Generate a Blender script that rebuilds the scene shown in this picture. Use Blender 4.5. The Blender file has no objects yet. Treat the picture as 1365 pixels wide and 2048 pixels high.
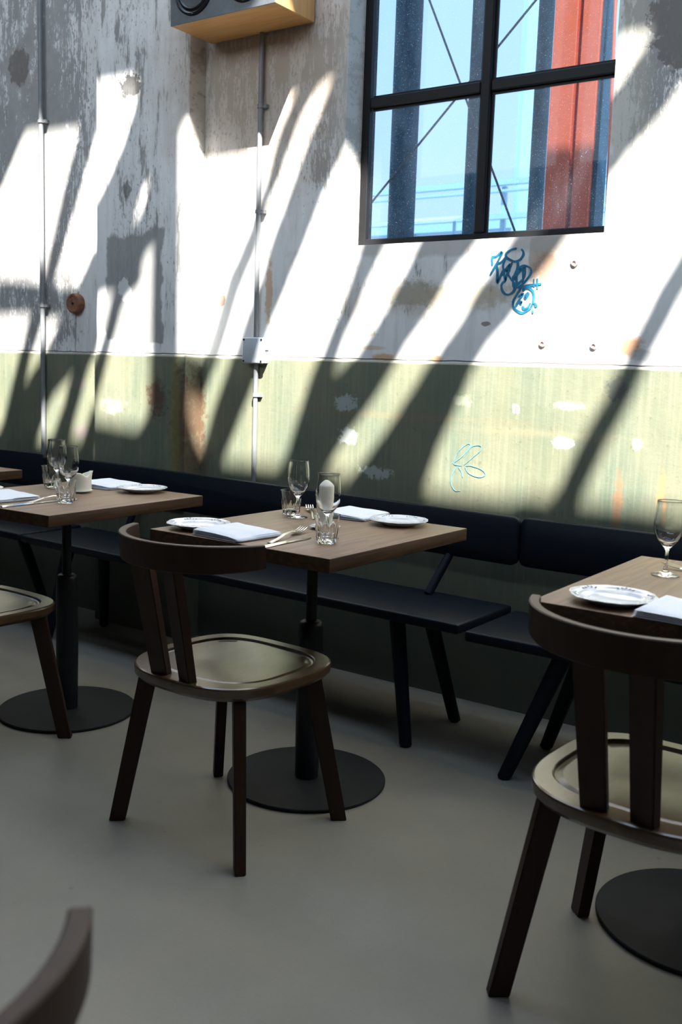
import bpy, bmesh, math, random
from mathutils import Vector, Matrix, noise
random.seed(7)
sc = bpy.context.scene
C = sc.collection
PI = math.pi

# ------------------------------------------------------------------ camera
YAW, PITCH, ROLL = 0.60524, -0.14028, 0.0339
cam_data = bpy.data.cameras.new('camera')
cam = bpy.data.objects.new('camera', cam_data); C.objects.link(cam)
cy, sy = math.cos(YAW), math.sin(YAW); cp, sp = math.cos(PITCH), math.sin(PITCH)
f = Vector((-sy*cp, cy*cp, sp)); r = Vector((cy, sy, 0)); u = r.cross(f)
cr, sr = math.cos(ROLL), math.sin(ROLL)
r2 = cr*r + sr*u; u2 = -sr*r + cr*u
M = Matrix((r2, u2, -f)).transposed().to_4x4()
M.translation = Vector((0, -3.19886, 1.1865))
cam.matrix_world = M
cam_data.sensor_fit = 'VERTICAL'; cam_data.sensor_height = 36.0; cam_data.sensor_width = 24.0
cam_data.lens = 1986.87/2048*36.0
cam_data.clip_start = 0.05; cam_data.clip_end = 300
cam_data.dof.use_dof = True; cam_data.dof.focus_distance = 3.1; cam_data.dof.aperture_fstop = 5.0
sc.camera = cam

# ------------------------------------------------------------------ sky, sun, exposure
world = bpy.data.worlds.new('sky'); sc.world = world; world.use_nodes = True
wt = world.node_tree; wt.nodes.clear()
wo = wt.nodes.new('ShaderNodeOutputWorld'); bg = wt.nodes.new('ShaderNodeBackground')
tc = wt.nodes.new('ShaderNodeTexCoord'); sx = wt.nodes.new('ShaderNodeSeparateXYZ')
rp = wt.nodes.new('ShaderNodeValToRGB')
wt.links.new(tc.outputs['Generated'], sx.inputs[0]); wt.links.new(sx.outputs['Z'], rp.inputs[0])
e = rp.color_ramp.elements
e[0].position = 0.0; e[0].color = (0.94, 0.97, 1.0, 1)
e[1].position = 1.0; e[1].color = (0.52, 0.70, 0.98, 1)
for p_, c_ in ((0.12, (0.92, 0.965, 1.0, 1)), (0.24, (0.82, 0.915, 1.0, 1)), (0.42, (0.72, 0.86, 1.0, 1))):
    k = e.new(p_); k.color = c_
wt.links.new(rp.outputs[0], bg.inputs[0]); bg.inputs[1].default_value = 5.2
wt.links.new(bg.outputs[0], wo.inputs[0])

SUN = Vector((-0.876, 1.0, -1.704))
sd = bpy.data.lights.new('sun', 'SUN'); sd.energy = 35.0; sd.angle = math.radians(0.53); sd.color = (1.0, 0.96, 0.90)
so = bpy.data.objects.new('sun', sd); C.objects.link(so)
so.rotation_euler = SUN.to_track_quat('-Z', 'Y').to_euler(); so.location = (6, -8, 14)

def portal(loc, rot, sx_, sy_):
    l = bpy.data.lights.new('sky_portal', 'AREA'); l.shape = 'RECTANGLE'; l.size = sx_; l.size_y = sy_
    l.energy = 1; l.cycles.is_portal = True
    o = bpy.data.objects.new('sky_portal', l); C.objects.link(o); o.location = loc; o.rotation_euler = rot

sc.view_settings.view_transform = 'Standard'; sc.view_settings.look = 'None'
sc.view_settings.gamma = 1.0; sc.view_settings.use_curve_mapping = False
sc.view_settings.exposure = 0.0

# ------------------------------------------------------------------ mesh helpers
def link(name, me, m=None, parent=None, loc=None):
    o = bpy.data.objects.new(name, me); C.objects.link(o)
    if m: me.materials.append(m)
    if parent: o.parent = parent
    if loc: o.location = loc
    return o
def obj(name, bm, m, parent=None, smooth=None, loc=None):
    bmesh.ops.recalc_face_normals(bm, faces=bm.faces[:])
    me = bpy.data.meshes.new(name); bm.to_mesh(me); bm.free()
    if smooth is not None:
        me.polygons.foreach_set('use_smooth', [True]*len(me.polygons))
        if smooth > 0: me.set_sharp_from_angle(angle=math.radians(smooth))
    return link(name, me, m, parent, loc)
def thing(name, label, cat, loc=(0, 0, 0), rz=0, group=None):
    o = bpy.data.objects.new(name, None); C.objects.link(o)
    o.empty_display_size = 0.05
    o.location = loc; o.rotation_euler = (0, 0, rz); o['label'] = label; o['category'] = cat
    if group: o['group'] = group
    return o
def tag(o, label, cat, group=None):
    o['label'] = label; o['category'] = cat
    if group: o['group'] = group
    return o
def struct(o, label=None, cat=None):
    o['kind'] = 'structure'
    if label: o['label'] = label
    if cat: o['category'] = cat
    return o
def dup(root, label, loc, rz=None, group=None):
    q = root.copy(); C.objects.link(q); q.location = loc; q['label'] = label
    if rz is not None: q.rotation_euler = (0, 0, rz)
    if group: q['group'] = group
    def rec(a, b):
        for ch in list(a.children):
            c = ch.copy(); C.objects.link(c); c.parent = b; rec(ch, c)
    rec(root, q)
    return q
def box(bm, x0, x1, y0, y1, z0, z1, bev=0, seg=2, mat=None):
    vs = [bm.verts.new(p) for p in ((x0,y0,z0),(x1,y0,z0),(x1,y1,z0),(x0,y1,z0),(x0,y0,z1),(x1,y0,z1),(x1,y1,z1),(x0,y1,z1))]
    fs = [bm.faces.new([vs[i] for i in q]) for q in ((0,3,2,1),(4,5,6,7),(0,1,5,4),(1,2,6,5),(2,3,7,6),(3,0,4,7))]
    if bev:
        es = list({e for f_ in fs for e in f_.edges})
        bmesh.ops.bevel(bm, geom=es, offset=bev, segments=seg, profile=0.5, affect='EDGES')
    if mat is not None:
        bmesh.ops.transform(bm, matrix=mat, verts=bm.verts[:])
def lathe(bm, prof, n=32, rad=None, cap0=True, cap1=True, cx=0, cy_=0):
    rings = []
    for (rr, z) in prof:
        if rr < 1e-6: rings.append([bm.verts.new((cx, cy_, z))]); continue
        ring = []
        for i in range(n):
            t = 2*PI*i/n; k = rad(t, z, rr) if rad else 1
            ring.append(bm.verts.new((cx+rr*k*math.cos(t), cy_+rr*k*math.sin(t), z)))
        rings.append(ring)
    for a, b in zip(rings, rings[1:]):
        if len(a) == 1 and len(b) == 1: continue
        if len(a) == 1:
            for i in range(n): bm.faces.new((a[0], b[i], b[(i+1) % n]))
        elif len(b) == 1:
            for i in range(n): bm.faces.new((a[i], a[(i+1) % n], b[0]))
        else:
            for i in range(n): bm.faces.new((a[i], a[(i+1) % n], b[(i+1) % n], b[i]))
    if cap0 and len(rings[0]) > 1: bm.faces.new(rings[0])
    if cap1 and len(rings[-1]) > 1: bm.faces.new(rings[-1])
def bar(bm, p, q, r0, r1=None, n=12, square=None, axis=None, flat_ends=False):
    """round bar (or rectangular when square=(a,b) half sizes) from p to q"""
    p = Vector(p); q = Vector(q); d = (q-p).normalized()
    a = Vector(axis) if axis else (Vector((0, 0, 1)) if abs(d.z) < 0.9 else Vector((1, 0, 0)))
    s = d.cross(a).normalized(); t = d.cross(s).normalized()
    if r1 is None: r1 = r0
    def ring(c, rr):
        if square:
            return [bm.verts.new(level(c + s*square[0]*i*rr + t*square[1]*j*rr, c, d)) for i, j in ((-1,-1),(1,-1),(1,1),(-1,1))]
        return [bm.verts.new(level(c + s*rr*math.cos(2*PI*i/n) + t*rr*math.sin(2*PI*i/n), c, d)) for i in range(n)]
    def level(v, c, d):
        if flat_ends and abs(d.z) > 0.3:      # slide along the bar so the end is horizontal
            return v - d*((v.z-c.z)/d.z)
        return v
    A = ring(p, r0); B = ring(q, r1); m = len(A)
    for i in range(m): bm.faces.new((A[i], A[(i+1) % m], B[(i+1) % m], B[i]))
    bm.faces.new(A); bm.faces.new(B)
def sweep(bm, pts, w, h):
    """flat ribbon box along points (used for cutlery and rails)"""
    pass

# ------------------------------------------------------------------ material helpers
class NB:
    def __init__(s, name):
        s.m = bpy.data.materials.new(name); s.m.use_nodes = True; s.t = s.m.node_tree; s.t.nodes.clear()
        s.out = s.t.nodes.new('ShaderNodeOutputMaterial'); s.co = s.t.nodes.new('ShaderNodeTexCoord').outputs['Object']
    def n(s, typ, **kw):
        k = s.t.nodes.new(typ)
        for a, b in kw.items(): setattr(k, a, b)
        return k
    def set(s, node, i, v):
        if hasattr(v, 'is_linked') or isinstance(v, bpy.types.NodeSocket): s.t.links.new(v, node.inputs[i])
        else: node.inputs[i].default_value = v
    def math(s, op, a, b=0.0, c=0.0, clamp=False):
        k = s.n('ShaderNodeMath', operation=op, use_clamp=clamp); s.set(k, 0, a); s.set(k, 1, b); s.set(k, 2, c); return k.outputs[0]
    def vec(s, op, a, b=(0,0,0), c=(0,0,0)):
        k = s.n('ShaderNodeVectorMath', operation=op); s.set(k, 0, a); s.set(k, 1, b)
        if op == 'MULTIPLY_ADD': s.set(k, 2, c)
        return k.outputs['Value'] if op == 'LENGTH' else k.outputs[0]
    def noise(s, scale, det=4, rough=0.55, mul=None, off=(0,0,0), dist=0):
        v = s.co
        if mul: v = s.vec('MULTIPLY_ADD', v, mul, off)
        k = s.n('ShaderNodeTexNoise'); s.set(k, 'Vector', v); k.inputs['Scale'].default_value = scale
        k.inputs['Detail'].default_value = det; k.inputs['Roughness'].default_value = rough; k.inputs['Distortion'].default_value = dist
        return k.outputs['Fac']
    def ramp(s, v, a, b, lo=0.0, hi=1.0):
        k = s.n('ShaderNodeMapRange'); s.set(k, 0, v); s.set(k, 1, a); s.set(k, 2, b); s.set(k, 3, lo); s.set(k, 4, hi); return k.outputs[0]
    def mix(s, f_, a, b, blend='MIX'):
        k = s.n('ShaderNodeMix', data_type='RGBA', blend_type=blend)
        s.set(k, 0, f_)
        s.set(k, 6, a if not isinstance(a, tuple) else (*a, 1)[:4]); s.set(k, 7, b if not isinstance(b, tuple) else (*b, 1)[:4])
        return k.outputs[2]
    def blob(s, x, z, rx, rz, nz, amp=0.8, soft=0.12, ax=0, box_=False):
        w = (1/rx, 0, 1/rz); o = (-x/rx, 0, -z/rz)
        v = s.vec('MULTIPLY_ADD', s.co, w, o)
        if box_:
            a = s.vec('ABSOLUTE', v); q = s.n('ShaderNodeSeparateXYZ'); s.set(q, 0, a)
            l = s.math('MAXIMUM', q.outputs[0], q.outputs[2])
        else: l = s.vec('LENGTH', v)
        l = s.math('ADD', l, s.math('MULTIPLY_ADD', nz, amp*2.4, -amp*1.2))
        return s.ramp(l, 1-soft, 1+soft, 1, 0)
    def bsdf(s, col, rough=0.5, metal=0.0, bump=None, bs=0.3, bd=0.01, **kw):
        k = s.n('ShaderNodeBsdfPrincipled')
        s.set(k, 'Base Color', (*col, 1) if isinstance(col, tuple) and len(col) == 3 else col)
        s.set(k, 'Roughness', rough); s.set(k, 'Metallic', metal)
        for a, b in kw.items(): s.set(k, a.replace('_', ' '), b)
        if bump is not None:
            b_ = s.n('ShaderNodeBump'); b_.inputs['Strength'].default_value = bs; b_.inputs['Distance'].default_value = bd
            s.set(b_, 'Height', bump); s.t.links.new(b_.outputs[0], k.inputs['Normal'])
        s.t.links.new(k.outputs[0], s.out.inputs[0]); return s.m

def wall_paint():
    b = NB('peeling_white_paint')
    big = b.noise(1.3, 3); mid = b.noise(7, 6, 0.6); fine = b.noise(34, 8, 0.7); small = b.noise(26, 9, 0.7)
    streak = b.noise(1.0, 9, 0.72, mul=(26, 3, 4.4)); fleck = b.noise(1.0, 8, 0.75, mul=(85, 20, 32))
    vert = b.noise(1.0, 4, 0.6, mul=(60, 1, 1.2))
    col = b.mix(b.ramp(big, 0.3, 0.7), (0.74, 0.74, 0.725), (0.83, 0.825, 0.81))
    col = b.mix(b.ramp(vert, 0.35, 0.75, 0, 0.16), col, (0.52, 0.51, 0.49))
    # where the paint has weathered most
    q = b.n('ShaderNodeSeparateXYZ'); b.set(q, 0, b.co); X, Z = q.outputs[0], q.outputs[2]
    weak = b.ramp(big, 0.35, 0.7, -0.03, 0.05)
    weak = b.math('ADD', weak, b.ramp(X, -2.2, -4.2, 0.0, 0.05))
    weak = b.math('ADD', weak, b.ramp(Z, 1.4, 2.4, -0.02, 0.06))
    for (x, z, rx, rz, a) in ((-4.15, 1.9, 0.35, 0.9, 0.10), (-3.85, 2.1, 0.22, 0.9, 0.05), (-3.3, 2.0, 0.12, 0.7, 0.05), (-2.62, 2.3, 0.35, 0.35, 0.05),
                              (-2.3, 2.0, 0.12, 0.7, 0.07), (-3.25, 1.5, 0.3, 0.3, 0.05), (-2.05, 1.45, 0.45, 0.13, 0.09), (-1.03, 2.2, 0.16, 0.3, 0.16),
                              (-4.0, 1.38, 0.3, 0.2, 0.03), (-1.7, 1.6, 0.6, 0.06, 0.06)):
        weak = b.math('ADD', weak, b.math('MULTIPLY', b.blob(x, z, rx, rz, mid, 0.6, 0.45), a))
    m1 = b.ramp(b.math('ADD', streak, weak), 0.65, 0.68)
    m2 = b.ramp(b.math('ADD', fleck, b.math('MULTIPLY', weak, 1.15)), 0.685, 0.705)
    peel = b.math('MAXIMUM', m1, m2)
    bare = b.mix(b.ramp(mid, 0.35, 0.65), (0.17, 0.165, 0.155), (0.30, 0.295, 0.28))
    col = b.mix(b.math('MULTIPLY', peel, 0.85), col, bare)
    halo = b.ramp(b.math('ADD', b.noise(1.0, 5, 0.6, mul=(26, 3, 4.4)), weak), 0.50, 0.68, 0, 0.28)
    col = b.mix(halo, col, (0.42, 0.42, 0.41))
    # warm bounced light under the speaker painted into the colour, plus named stains
    def st(x, z, rx, rz, c, k=0.8, amp=0.8, soft=0.12, nz=None, box_=False):
        nonlocal col
        mk = b.blob(x, z, rx, rz, nz or (mid if rx > .15 else small), amp, soft, box_=box_)
        col = b.mix(b.math('MULTIPLY', mk, k), col, c); return mk
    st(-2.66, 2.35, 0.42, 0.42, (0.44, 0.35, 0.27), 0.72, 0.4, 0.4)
    st(-4.18, 2.58, 0.075, 0.085, (0.17, 0.155, 0.14), 0.9, 0.5, 0.06)            # bare hole upper left
    st(-3.31, 2.36, 0.065, 0.045, (0.05, 0.047, 0.045), 0.9, 1.3, 0.15, fine)     # black smudge on pilaster
    st(-3.325, 1.93, 0.025, 0.035, (0.14, 0.14, 0.14), 0.8, 0.9)
    plaster = st(-3.28, 1.515, 0.175, 0.23, (0.30, 0.30, 0.29), 0.92, 0.22, 0.03, box_=True)   # grey plaster patch
    st(-3.34, 1.51, 0.035, 0.05, (0.72, 0.72, 0.71), 0.9, 1.0, 0.08)
    st(-3.31, 1.35, 0.05, 0.06, (0.74, 0.74, 0.73), 0.9, 1.0, 0.08)
    st(-3.85, 1.60, 0.03, 0.05, (0.16, 0.155, 0.15), 0.8, 1.0)
    st(-1.93, 1.475, 0.11, 0.045, (0.14, 0.135, 0.125), 0.75, 1.2, 0.3, fine)     # dark damp band
    st(-1.72, 1.47, 0.22, 0.04, (0.38, 0.31, 0.18), 0.6, 1.2, 0.3, fine)
    st(-1.95, 1.46, 0.33, 0.06, (0.50, 0.44, 0.33), 0.45, 1.2, 0.3, mid)
    st(-2.605, 1.50, 0.018, 0.12, (0.58, 0.36, 0.19), 0.75, 1.0, 0.2)             # rust by the pipe
    st(-2.60, 1.83, 0.03, 0.03, (0.60, 0.42, 0.28), 0.6, 1.2, 0.2)
    st(-2.62, 2.05, 0.02, 0.08, (0.60, 0.46, 0.36), 0.35, 1.2, 0.3)
    st(-2.86, 1.465, 0.022, 0.025, (0.40, 0.20, 0.13), 0.85, 0.8, 0.05)
    st(-2.14, 1.33, 0.06, 0.008, (0.55, 0.34, 0.20), 0.7, 0.6, 0.3)
    st(-2.10, 1.28, 0.06, 0.008, (0.60, 0.40, 0.25), 0.6, 0.6, 0.3)
    st(-2.04, 1.245, 0.05, 0.015, (0.55, 0.30, 0.12), 0.8, 0.8, 0.3)
    st(-1.82, 1.245, 0.03, 0.012, (0.55, 0.30, 0.12), 0.8, 0.8, 0.3)
    st(-1.105, 1.30, 0.045, 0.03, (0.50, 0.20, 0.05), 0.8, 1.2, 0.3)
    st(-1.13, 1.37, 0.05, 0.03, (0.50, 0.28, 0.14), 0.5, 1.2, 0.4)
    st(-1.06, 1.27, 0.04, 0.02, (0.30, 0.30, 0.30), 0.6, 1.2, 0.3, fine)
    st(-1.11, 1.45, 0.05, 0.04, (0.46, 0.26, 0.14), 0.4, 1.2, 0.4)
    octo = st(-1.31, 1.49, 0.16, 0.17, (0.42, 0.33, 0.24), 0.72, 0.12, 0.02, mid, True)   # old octagonal mark
    st(-1.40, 1.55, 0.05, 0.06, (0.36, 0.17, 0.09), 0.65, 1.4, 0.4, fine)
    st(-1.34, 1.45, 0.03, 0.03, (0.42, 0.20, 0.11), 0.6, 1.2, 0.4)
    st(-1.38, 1.30, 0.06, 0.04, (0.46, 0.28, 0.16), 0.45, 1.2, 0.4)
    st(-1.62, 1.37, 0.018, 0.008, (0.22, 0.20, 0.19), 0.9, 0.8, 0.1)
    st(-2.255, 2.2, 0.05, 0.55, (0.45, 0.43, 0.38), 0.55, 0.9, 0.3)               # grey render round the window
    st(-1.72, 1.645, 0.62, 0.035, (0.42, 0.40, 0.37), 0.6, 0.7, 0.2, mid)
    st(-1.16, 2.05, 0.065, 0.45, (0.47, 0.44, 0.37), 0.6, 0.9, 0.3)
    st(-1.00, 2.30, 0.11, 0.16, (0.17, 0.16, 0.15), 0.9, 1.0, 0.06)
    crk = b.math('ABSOLUTE', b.math('ADD', Z, b.math('MULTIPLY_ADD', b.noise(1.0, 5, 0.6, mul=(9, 0, 0)), .012, -1.2435)))
    crk = b.ramp(crk, 0.0016, 0.0030, 0.9, 0)
    col = b.mix(crk, col, (0.045, 0.035, 0.028))
    h = b.math('ADD', b.math('MULTIPLY', peel, -1.0), b.math('MULTIPLY', fine, 0.5))
    h = b.math('ADD', h, b.math('MULTIPLY', plaster, -1.5))
    return b.bsdf(col, 0.85, bump=h, bs=0.35, bd=0.004)

def green_paint():
    b = NB('worn_green_paint')
    big = b.noise(1.6, 4); mid = b.noise(8, 6, 0.6); fine = b.noise(40, 8, 0.7); small = b.noise(26, 9, 0.7)
    brush = b.noise(1.0, 5, 0.65, mul=(75, 5, 2.0)); cloud = b.noise(1.0, 4, 0.6, mul=(5, 3, 2.0))
    col = b.mix(b.ramp(big, 0.35, 0.65), (0.150, 0.160, 0.105), (0.205, 0.205, 0.142))
    col = b.mix(b.ramp(cloud, 0.42, 0.68, 0, 0.75), col, (0.095, 0.130, 0.095))
    col = b.mix(b.ramp(brush, 0.45, 0.75, 0, 0.45), col, (0.255, 0.26, 0.185))
    col = b.mix(b.ramp(fine, 0.60, 0.72, 0, 0.55), col, (0.07, 0.075, 0.045))
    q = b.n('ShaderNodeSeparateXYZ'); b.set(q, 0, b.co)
    col = b.mix(b.ramp(q.outputs[2], 0.62, 0.35, 0, 0.75), col, (0.075, 0.085, 0.060))  # shade below the bench painted into the green
    def st(x, z, rx, rz, c, k=0.8, amp=1.0, soft=0.2, nz=None):
        nonlocal col
        col = b.mix(b.math('MULTIPLY', b.blob(x, z, rx, rz, nz or (mid if rx > .15 else small), amp, soft), k), col, c)
    st(-2.99, 0.98, 0.05, 0.20, (0.10, 0.045, 0.025), 0.8, 1.3, 0.3, fine)
    st(-2.96, 0.80, 0.05, 0.08, (0.12, 0.075, 0.045), 0.6, 1.2, 0.4)
    st(-3.13, 1.05, 0.05, 0.07, (0.09, 0.04, 0.025), 0.8, 1.3, 0.3, fine)
    st(-3.02, 0.9, 0.03, 0.35, (0.22, 0.20, 0.06), 0.5, 1.0, 0.4)
    st(-2.20, 1.07, 0.05, 0.03, (0.45, 0.50, 0.50), 0.6, 1.6, 0.15, fine)
    st(-2.19, 0.94, 0.04, 0.03, (0.45, 0.50, 0.50), 0.6, 1.6, 0.15, fine)
    st(-2.05, 0.81, 0.06, 0.02, (0.50, 0.53, 0.50), 0.6, 1.6, 0.15, fine)
    st(-1.305, 0.975, 0.035, 0.022, (0.80, 0.80, 0.76), 0.95, 1.1, 0.08)
    st(-1.485, 1.08, 0.016, 0.018, (0.74, 0.74, 0.72), 0.95, 1.1, 0.08)
    st(-1.483, 1.075, 0.009, 0.016, (0.12, 0.12, 0.12), 0.9, 1.0, 0.1)
    st(-1.13, 1.165, 0.035, 0.035, (0.07, 0.075, 0.075), 0.75, 1.4, 0.3, fine)
    st(-1.05, 0.985, 0.016, 0.018, (0.60, 0.60, 0.52), 0.6, 1.0, 0.3, fine)
    st(-1.29, 1.10, 0.05, 0.012, (0.36, 0.37, 0.29), 0.6, 1.4, 0.3, fine)
    st(-1.70, 1.10, 0.03, 0.02, (0.33, 0.36, 0.26), 0.5, 1.6, 0.3, fine)
    st(-1.98, 1.03, 0.40, 0.010, (0.28, 0.18, 0.10), 0.22, 1.0, 0.6)
    st(-1.40, 1.00, 0.30, 0.012, (0.34, 0.26, 0.16), 0.18, 1.0, 0.6)
    st(-3.72, 0.86, 0.05, 0.03, (0.25, 0.18, 0.20), 0.5, 1.4, 0.3)
    st(-3.76, 1.09, 0.05, 0.03, (0.25, 0.20, 0.20), 0.5, 1.4, 0.3)
    st(-3.40, 1.00, 0.06, 0.03, (0.36, 0.40, 0.34), 0.5, 1.4, 0.3)
    st(-1.10, 0.78, 0.015, 0.10, (0.30, 0.14, 0.07), 0.6, 1.2, 0.4)
    st(-0.96, 0.83, 0.012, 0.08, (0.50, 0.25, 0.10), 0.6, 1.2, 0.4)
    top = b.ramp(q.outputs[2], 1.222, 1.228)
    col = b.mix(b.math('MULTIPLY', top, 0.6), col, (0.55, 0.52, 0.40))
    return b.bsdf(col, b.ramp(cloud, 0.3, 0.7, 0.38, 0.6), bump=b.math('ADD', fine, b.math('MULTIPLY', brush, 0.6)), bs=0.25, bd=0.004)

def floor_mat():
    b = NB('polished_concrete')
    a = b.noise(1.1, 5, 0.6); m = b.noise(5, 6, 0.6); f_ = b.noise(120, 6, 0.7); g = b.noise(1.0, 3, 0.5, mul=(2.2, 3.4, 1), off=(3, 1, 0))
    col = b.mix(b.ramp(a, 0.3, 0.7), (0.175, 0.163, 0.133), (0.29, 0.268, 0.215))
    col = b.mix(b.ramp(m, 0.4, 0.65, 0, 0.6), col, (0.25, 0.222, 0.172))
    col = b.mix(b.ramp(f_, 0.35, 0.75, 0, 0.3), col, (0.15, 0.146, 0.132))
    v = b.n('ShaderNodeTexVoronoi'); b.set(v, 'Vector', b.co); v.inputs['Scale'].default_value = 5.5
    spot = b.math('ADD', v.outputs['Distance'], b.math('MULTIPLY', m, 0.10))
    col = b.mix(b.ramp(spot, 0.075, 0.095, 0.45, 0), col, (0.12, 0.115, 0.10))
    return b.bsdf(col, b.ramp(g, 0.3, 0.7, 0.34, 0.52), bump=m, bs=0.05, bd=0.004)

def wood(name, c0, c1, rough, mul=(60, 6, 60), rings=None, coat=0.0, planks=False, spec=0.5):
    b = NB(name)
    g = b.noise(1.0, 6, 0.65, mul=mul, dist=0.3); w = b.noise(1.0, 3, 0.5, mul=tuple(m/8 for m in mul), dist=0.6)
    fig = b.math('FRACT', b.math('MULTIPLY', w, 9.0)) if rings else w
    col = b.mix(b.ramp(g, 0.3, 0.7), c0, c1)
    col = b.mix(b.ramp(fig, 0.2, 0.9, 0, 0.45), col, tuple(x*0.55 for x in c0))
    if planks:
        q = b.n('ShaderNodeSeparateXYZ'); b.set(q, 0, b.co)
        pl = b.math('FLOOR', b.math('MULTIPLY', q.outputs[0], 11.0))
        rn = b.n('ShaderNodeTexWhiteNoise', noise_dimensions='1D'); b.set(rn, 'W', pl)
        col = b.mix(b.math('MULTIPLY', rn.outputs[0], 0.28), col, tuple(x*0.6 for x in c0))
    return b.bsdf(col, rough, bump=g, bs=0.08, bd=0.002, Coat_Weight=coat, Coat_Roughness=0.2, Specular_IOR_Level=spec)

def plain(name, col, rough=0.5, metal=0.0, var=0.12, scale=30, **kw):
    b = NB(name); n_ = b.noise(scale, 5, 0.6)
    c = b.mix(b.ramp(n_, 0.3, 0.7), tuple(x*(1-var) for x in col), tuple(min(1, x*(1+var)) for x in col))
    return b.bsdf(c, rough, metal, bump=n_, bs=0.04, bd=0.001, **kw)

def glass_ware():
    b = NB('clear_glass'); k = b.n('ShaderNodeBsdfGlass'); k.inputs['IOR'].default_value = 1.47; k.inputs['Roughness'].default_value = 0.0
    k.inputs['Color'].default_value = (0.985, 0.99, 0.99, 1)
    b.t.links.new(k.outputs[0], b.out.inputs[0]); return b.m

def window_glass():
    b = NB('dusty_window_glass')
    tr = b.n('ShaderNodeBsdfTransparent'); tr.inputs[0].default_value = (0.118, 0.178, 0.252, 1)
    gl = b.n('ShaderNodeBsdfGlossy'); gl.inputs['Roughness'].default_value = 0.02; gl.inputs[0].default_value = (0.9, 0.95, 1, 1)
    lw = b.n('ShaderNodeLayerWeight'); lw.inputs[0].default_value = 0.35
    mx = b.n('ShaderNodeMixShader'); b.set(mx, 0, b.math('MULTIPLY', lw.outputs['Fresnel'], 0.25)); b.set(mx, 1, tr.outputs[0]); b.set(mx, 2, gl.outputs[0])
    dirt = b.n('ShaderNodeBsdfDiffuse'); dirt.inputs[0].default_value = (0.75, 0.85, 0.95, 1)
    tl = b.n('ShaderNodeBsdfTranslucent'); tl.inputs[0].default_value = (0.6, 0.78, 1.0, 1)
    dd = b.n('ShaderNodeMixShader'); dd.inputs[0].default_value = 0.5; b.set(dd, 1, dirt.outputs[0]); b.set(dd, 2, tl.outputs[0])
    speck = b.ramp(b.noise(330, 3, 0.8), 0.635, 0.72, 0, 0.7)
    film = b.ramp(b.noise(1.0, 5, 0.6, mul=(16, 1, 4)), 0.3, 0.8, 0.004, 0.05)
    m2 = b.n('ShaderNodeMixShader'); b.set(m2, 0, b.math('ADD', speck, film, clamp=True)); b.set(m2, 1, mx.outputs[0]); b.set(m2, 2, dd.outputs[0])
    b.t.links.new(m2.outputs[0], b.out.inputs[0]); return b.m

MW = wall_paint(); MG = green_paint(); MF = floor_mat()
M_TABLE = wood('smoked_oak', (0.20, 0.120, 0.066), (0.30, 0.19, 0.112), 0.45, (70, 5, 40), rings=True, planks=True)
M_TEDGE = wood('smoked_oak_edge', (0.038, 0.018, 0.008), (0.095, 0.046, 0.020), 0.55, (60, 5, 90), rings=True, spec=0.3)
M_CHAIR = wood('dark_stained_wood', (0.026, 0.012, 0.0065), (0.046, 0.022, 0.012), 0.45, (40, 40, 5), coat=0.0, spec=0.22)
M_SEAT = wood('dark_stained_seat_wood', (0.050, 0.026, 0.011), (0.095, 0.052, 0.023), 0.28, (60, 6, 30), coat=0.9)
M_BENCH = plain('black_blue_lacquer', (0.0045, 0.0075, 0.013), 0.45, Specular_IOR_Level=0.18)
M_STEEL = plain('black_powder_coat', (0.009, 0.010, 0.012), 0.42, var=0.2, Specular_IOR_Level=0.3)
M_BASE = plain('black_cast_base', (0.012, 0.014, 0.0145), 0.6, var=0.25, scale=12, Specular_IOR_Level=0.2)
M_FRAME = plain('black_window_steel', (0.006, 0.006, 0.007), 0.5, Specular_IOR_Level=0.25)
M_PORC = plain('white_porcelain', (0.80, 0.81, 0.82), 0.08, var=0.01)
M_LINEN = plain('white_linen', (0.82, 0.84, 0.88), 0.9, var=0.03, scale=300)
M_WAX = NB('cream_wax').bsdf((0.82, 0.79, 0.66), 0.5, Subsurface_Weight=0.4, Subsurface_Radius=(0.02, 0.015, 0.01), Subsurface_Scale=0.5)
M_METAL = plain('cutlery_steel', (0.62, 0.60, 0.56), 0.18, 1.0, var=0.05)
M_GLASS = glass_ware(); M_PANE = window_glass()
M_PIPE = plain('grey_conduit', (0.17, 0.18, 0.19), 0.45, var=0.08)
M_BOXP = plain('grey_plastic', (0.48, 0.52, 0.56), 0.5, var=0.05)
M_DARK = plain('dark_rubber', (0.012, 0.012, 0.013), 0.35)
M_RUST = plain('rusty_iron', (0.22, 0.095, 0.05), 0.8, var=0.45, scale=60)
M_BAMBOO = wood('honey_bamboo', (0.52, 0.27, 0.09), (0.68, 0.38, 0.14), 0.35, (6, 60, 60))
M_ALU = plain('grey_speaker_front', (0.20, 0.22, 0.24), 0.35, 0.6, var=0.1)
M_CONE = plain('speaker_cone', (0.10, 0.105, 0.11), 0.4, 0.3)
M_BLUEPAINT = plain('blue_marker_paint', (0.004, 0.14, 0.26), 0.6, var=0.5, scale=40)
M_BLUEFAINT = plain('faint_blue_marker_paint', (0.08, 0.27, 0.34), 0.7, var=0.5, scale=60)
M_CEIL = plain('dark_roof_steel', (0.07, 0.07, 0.068), 0.7)
M_ROOMW = plain('dark_room_plaster', (0.06, 0.056, 0.052), 0.9)

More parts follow.
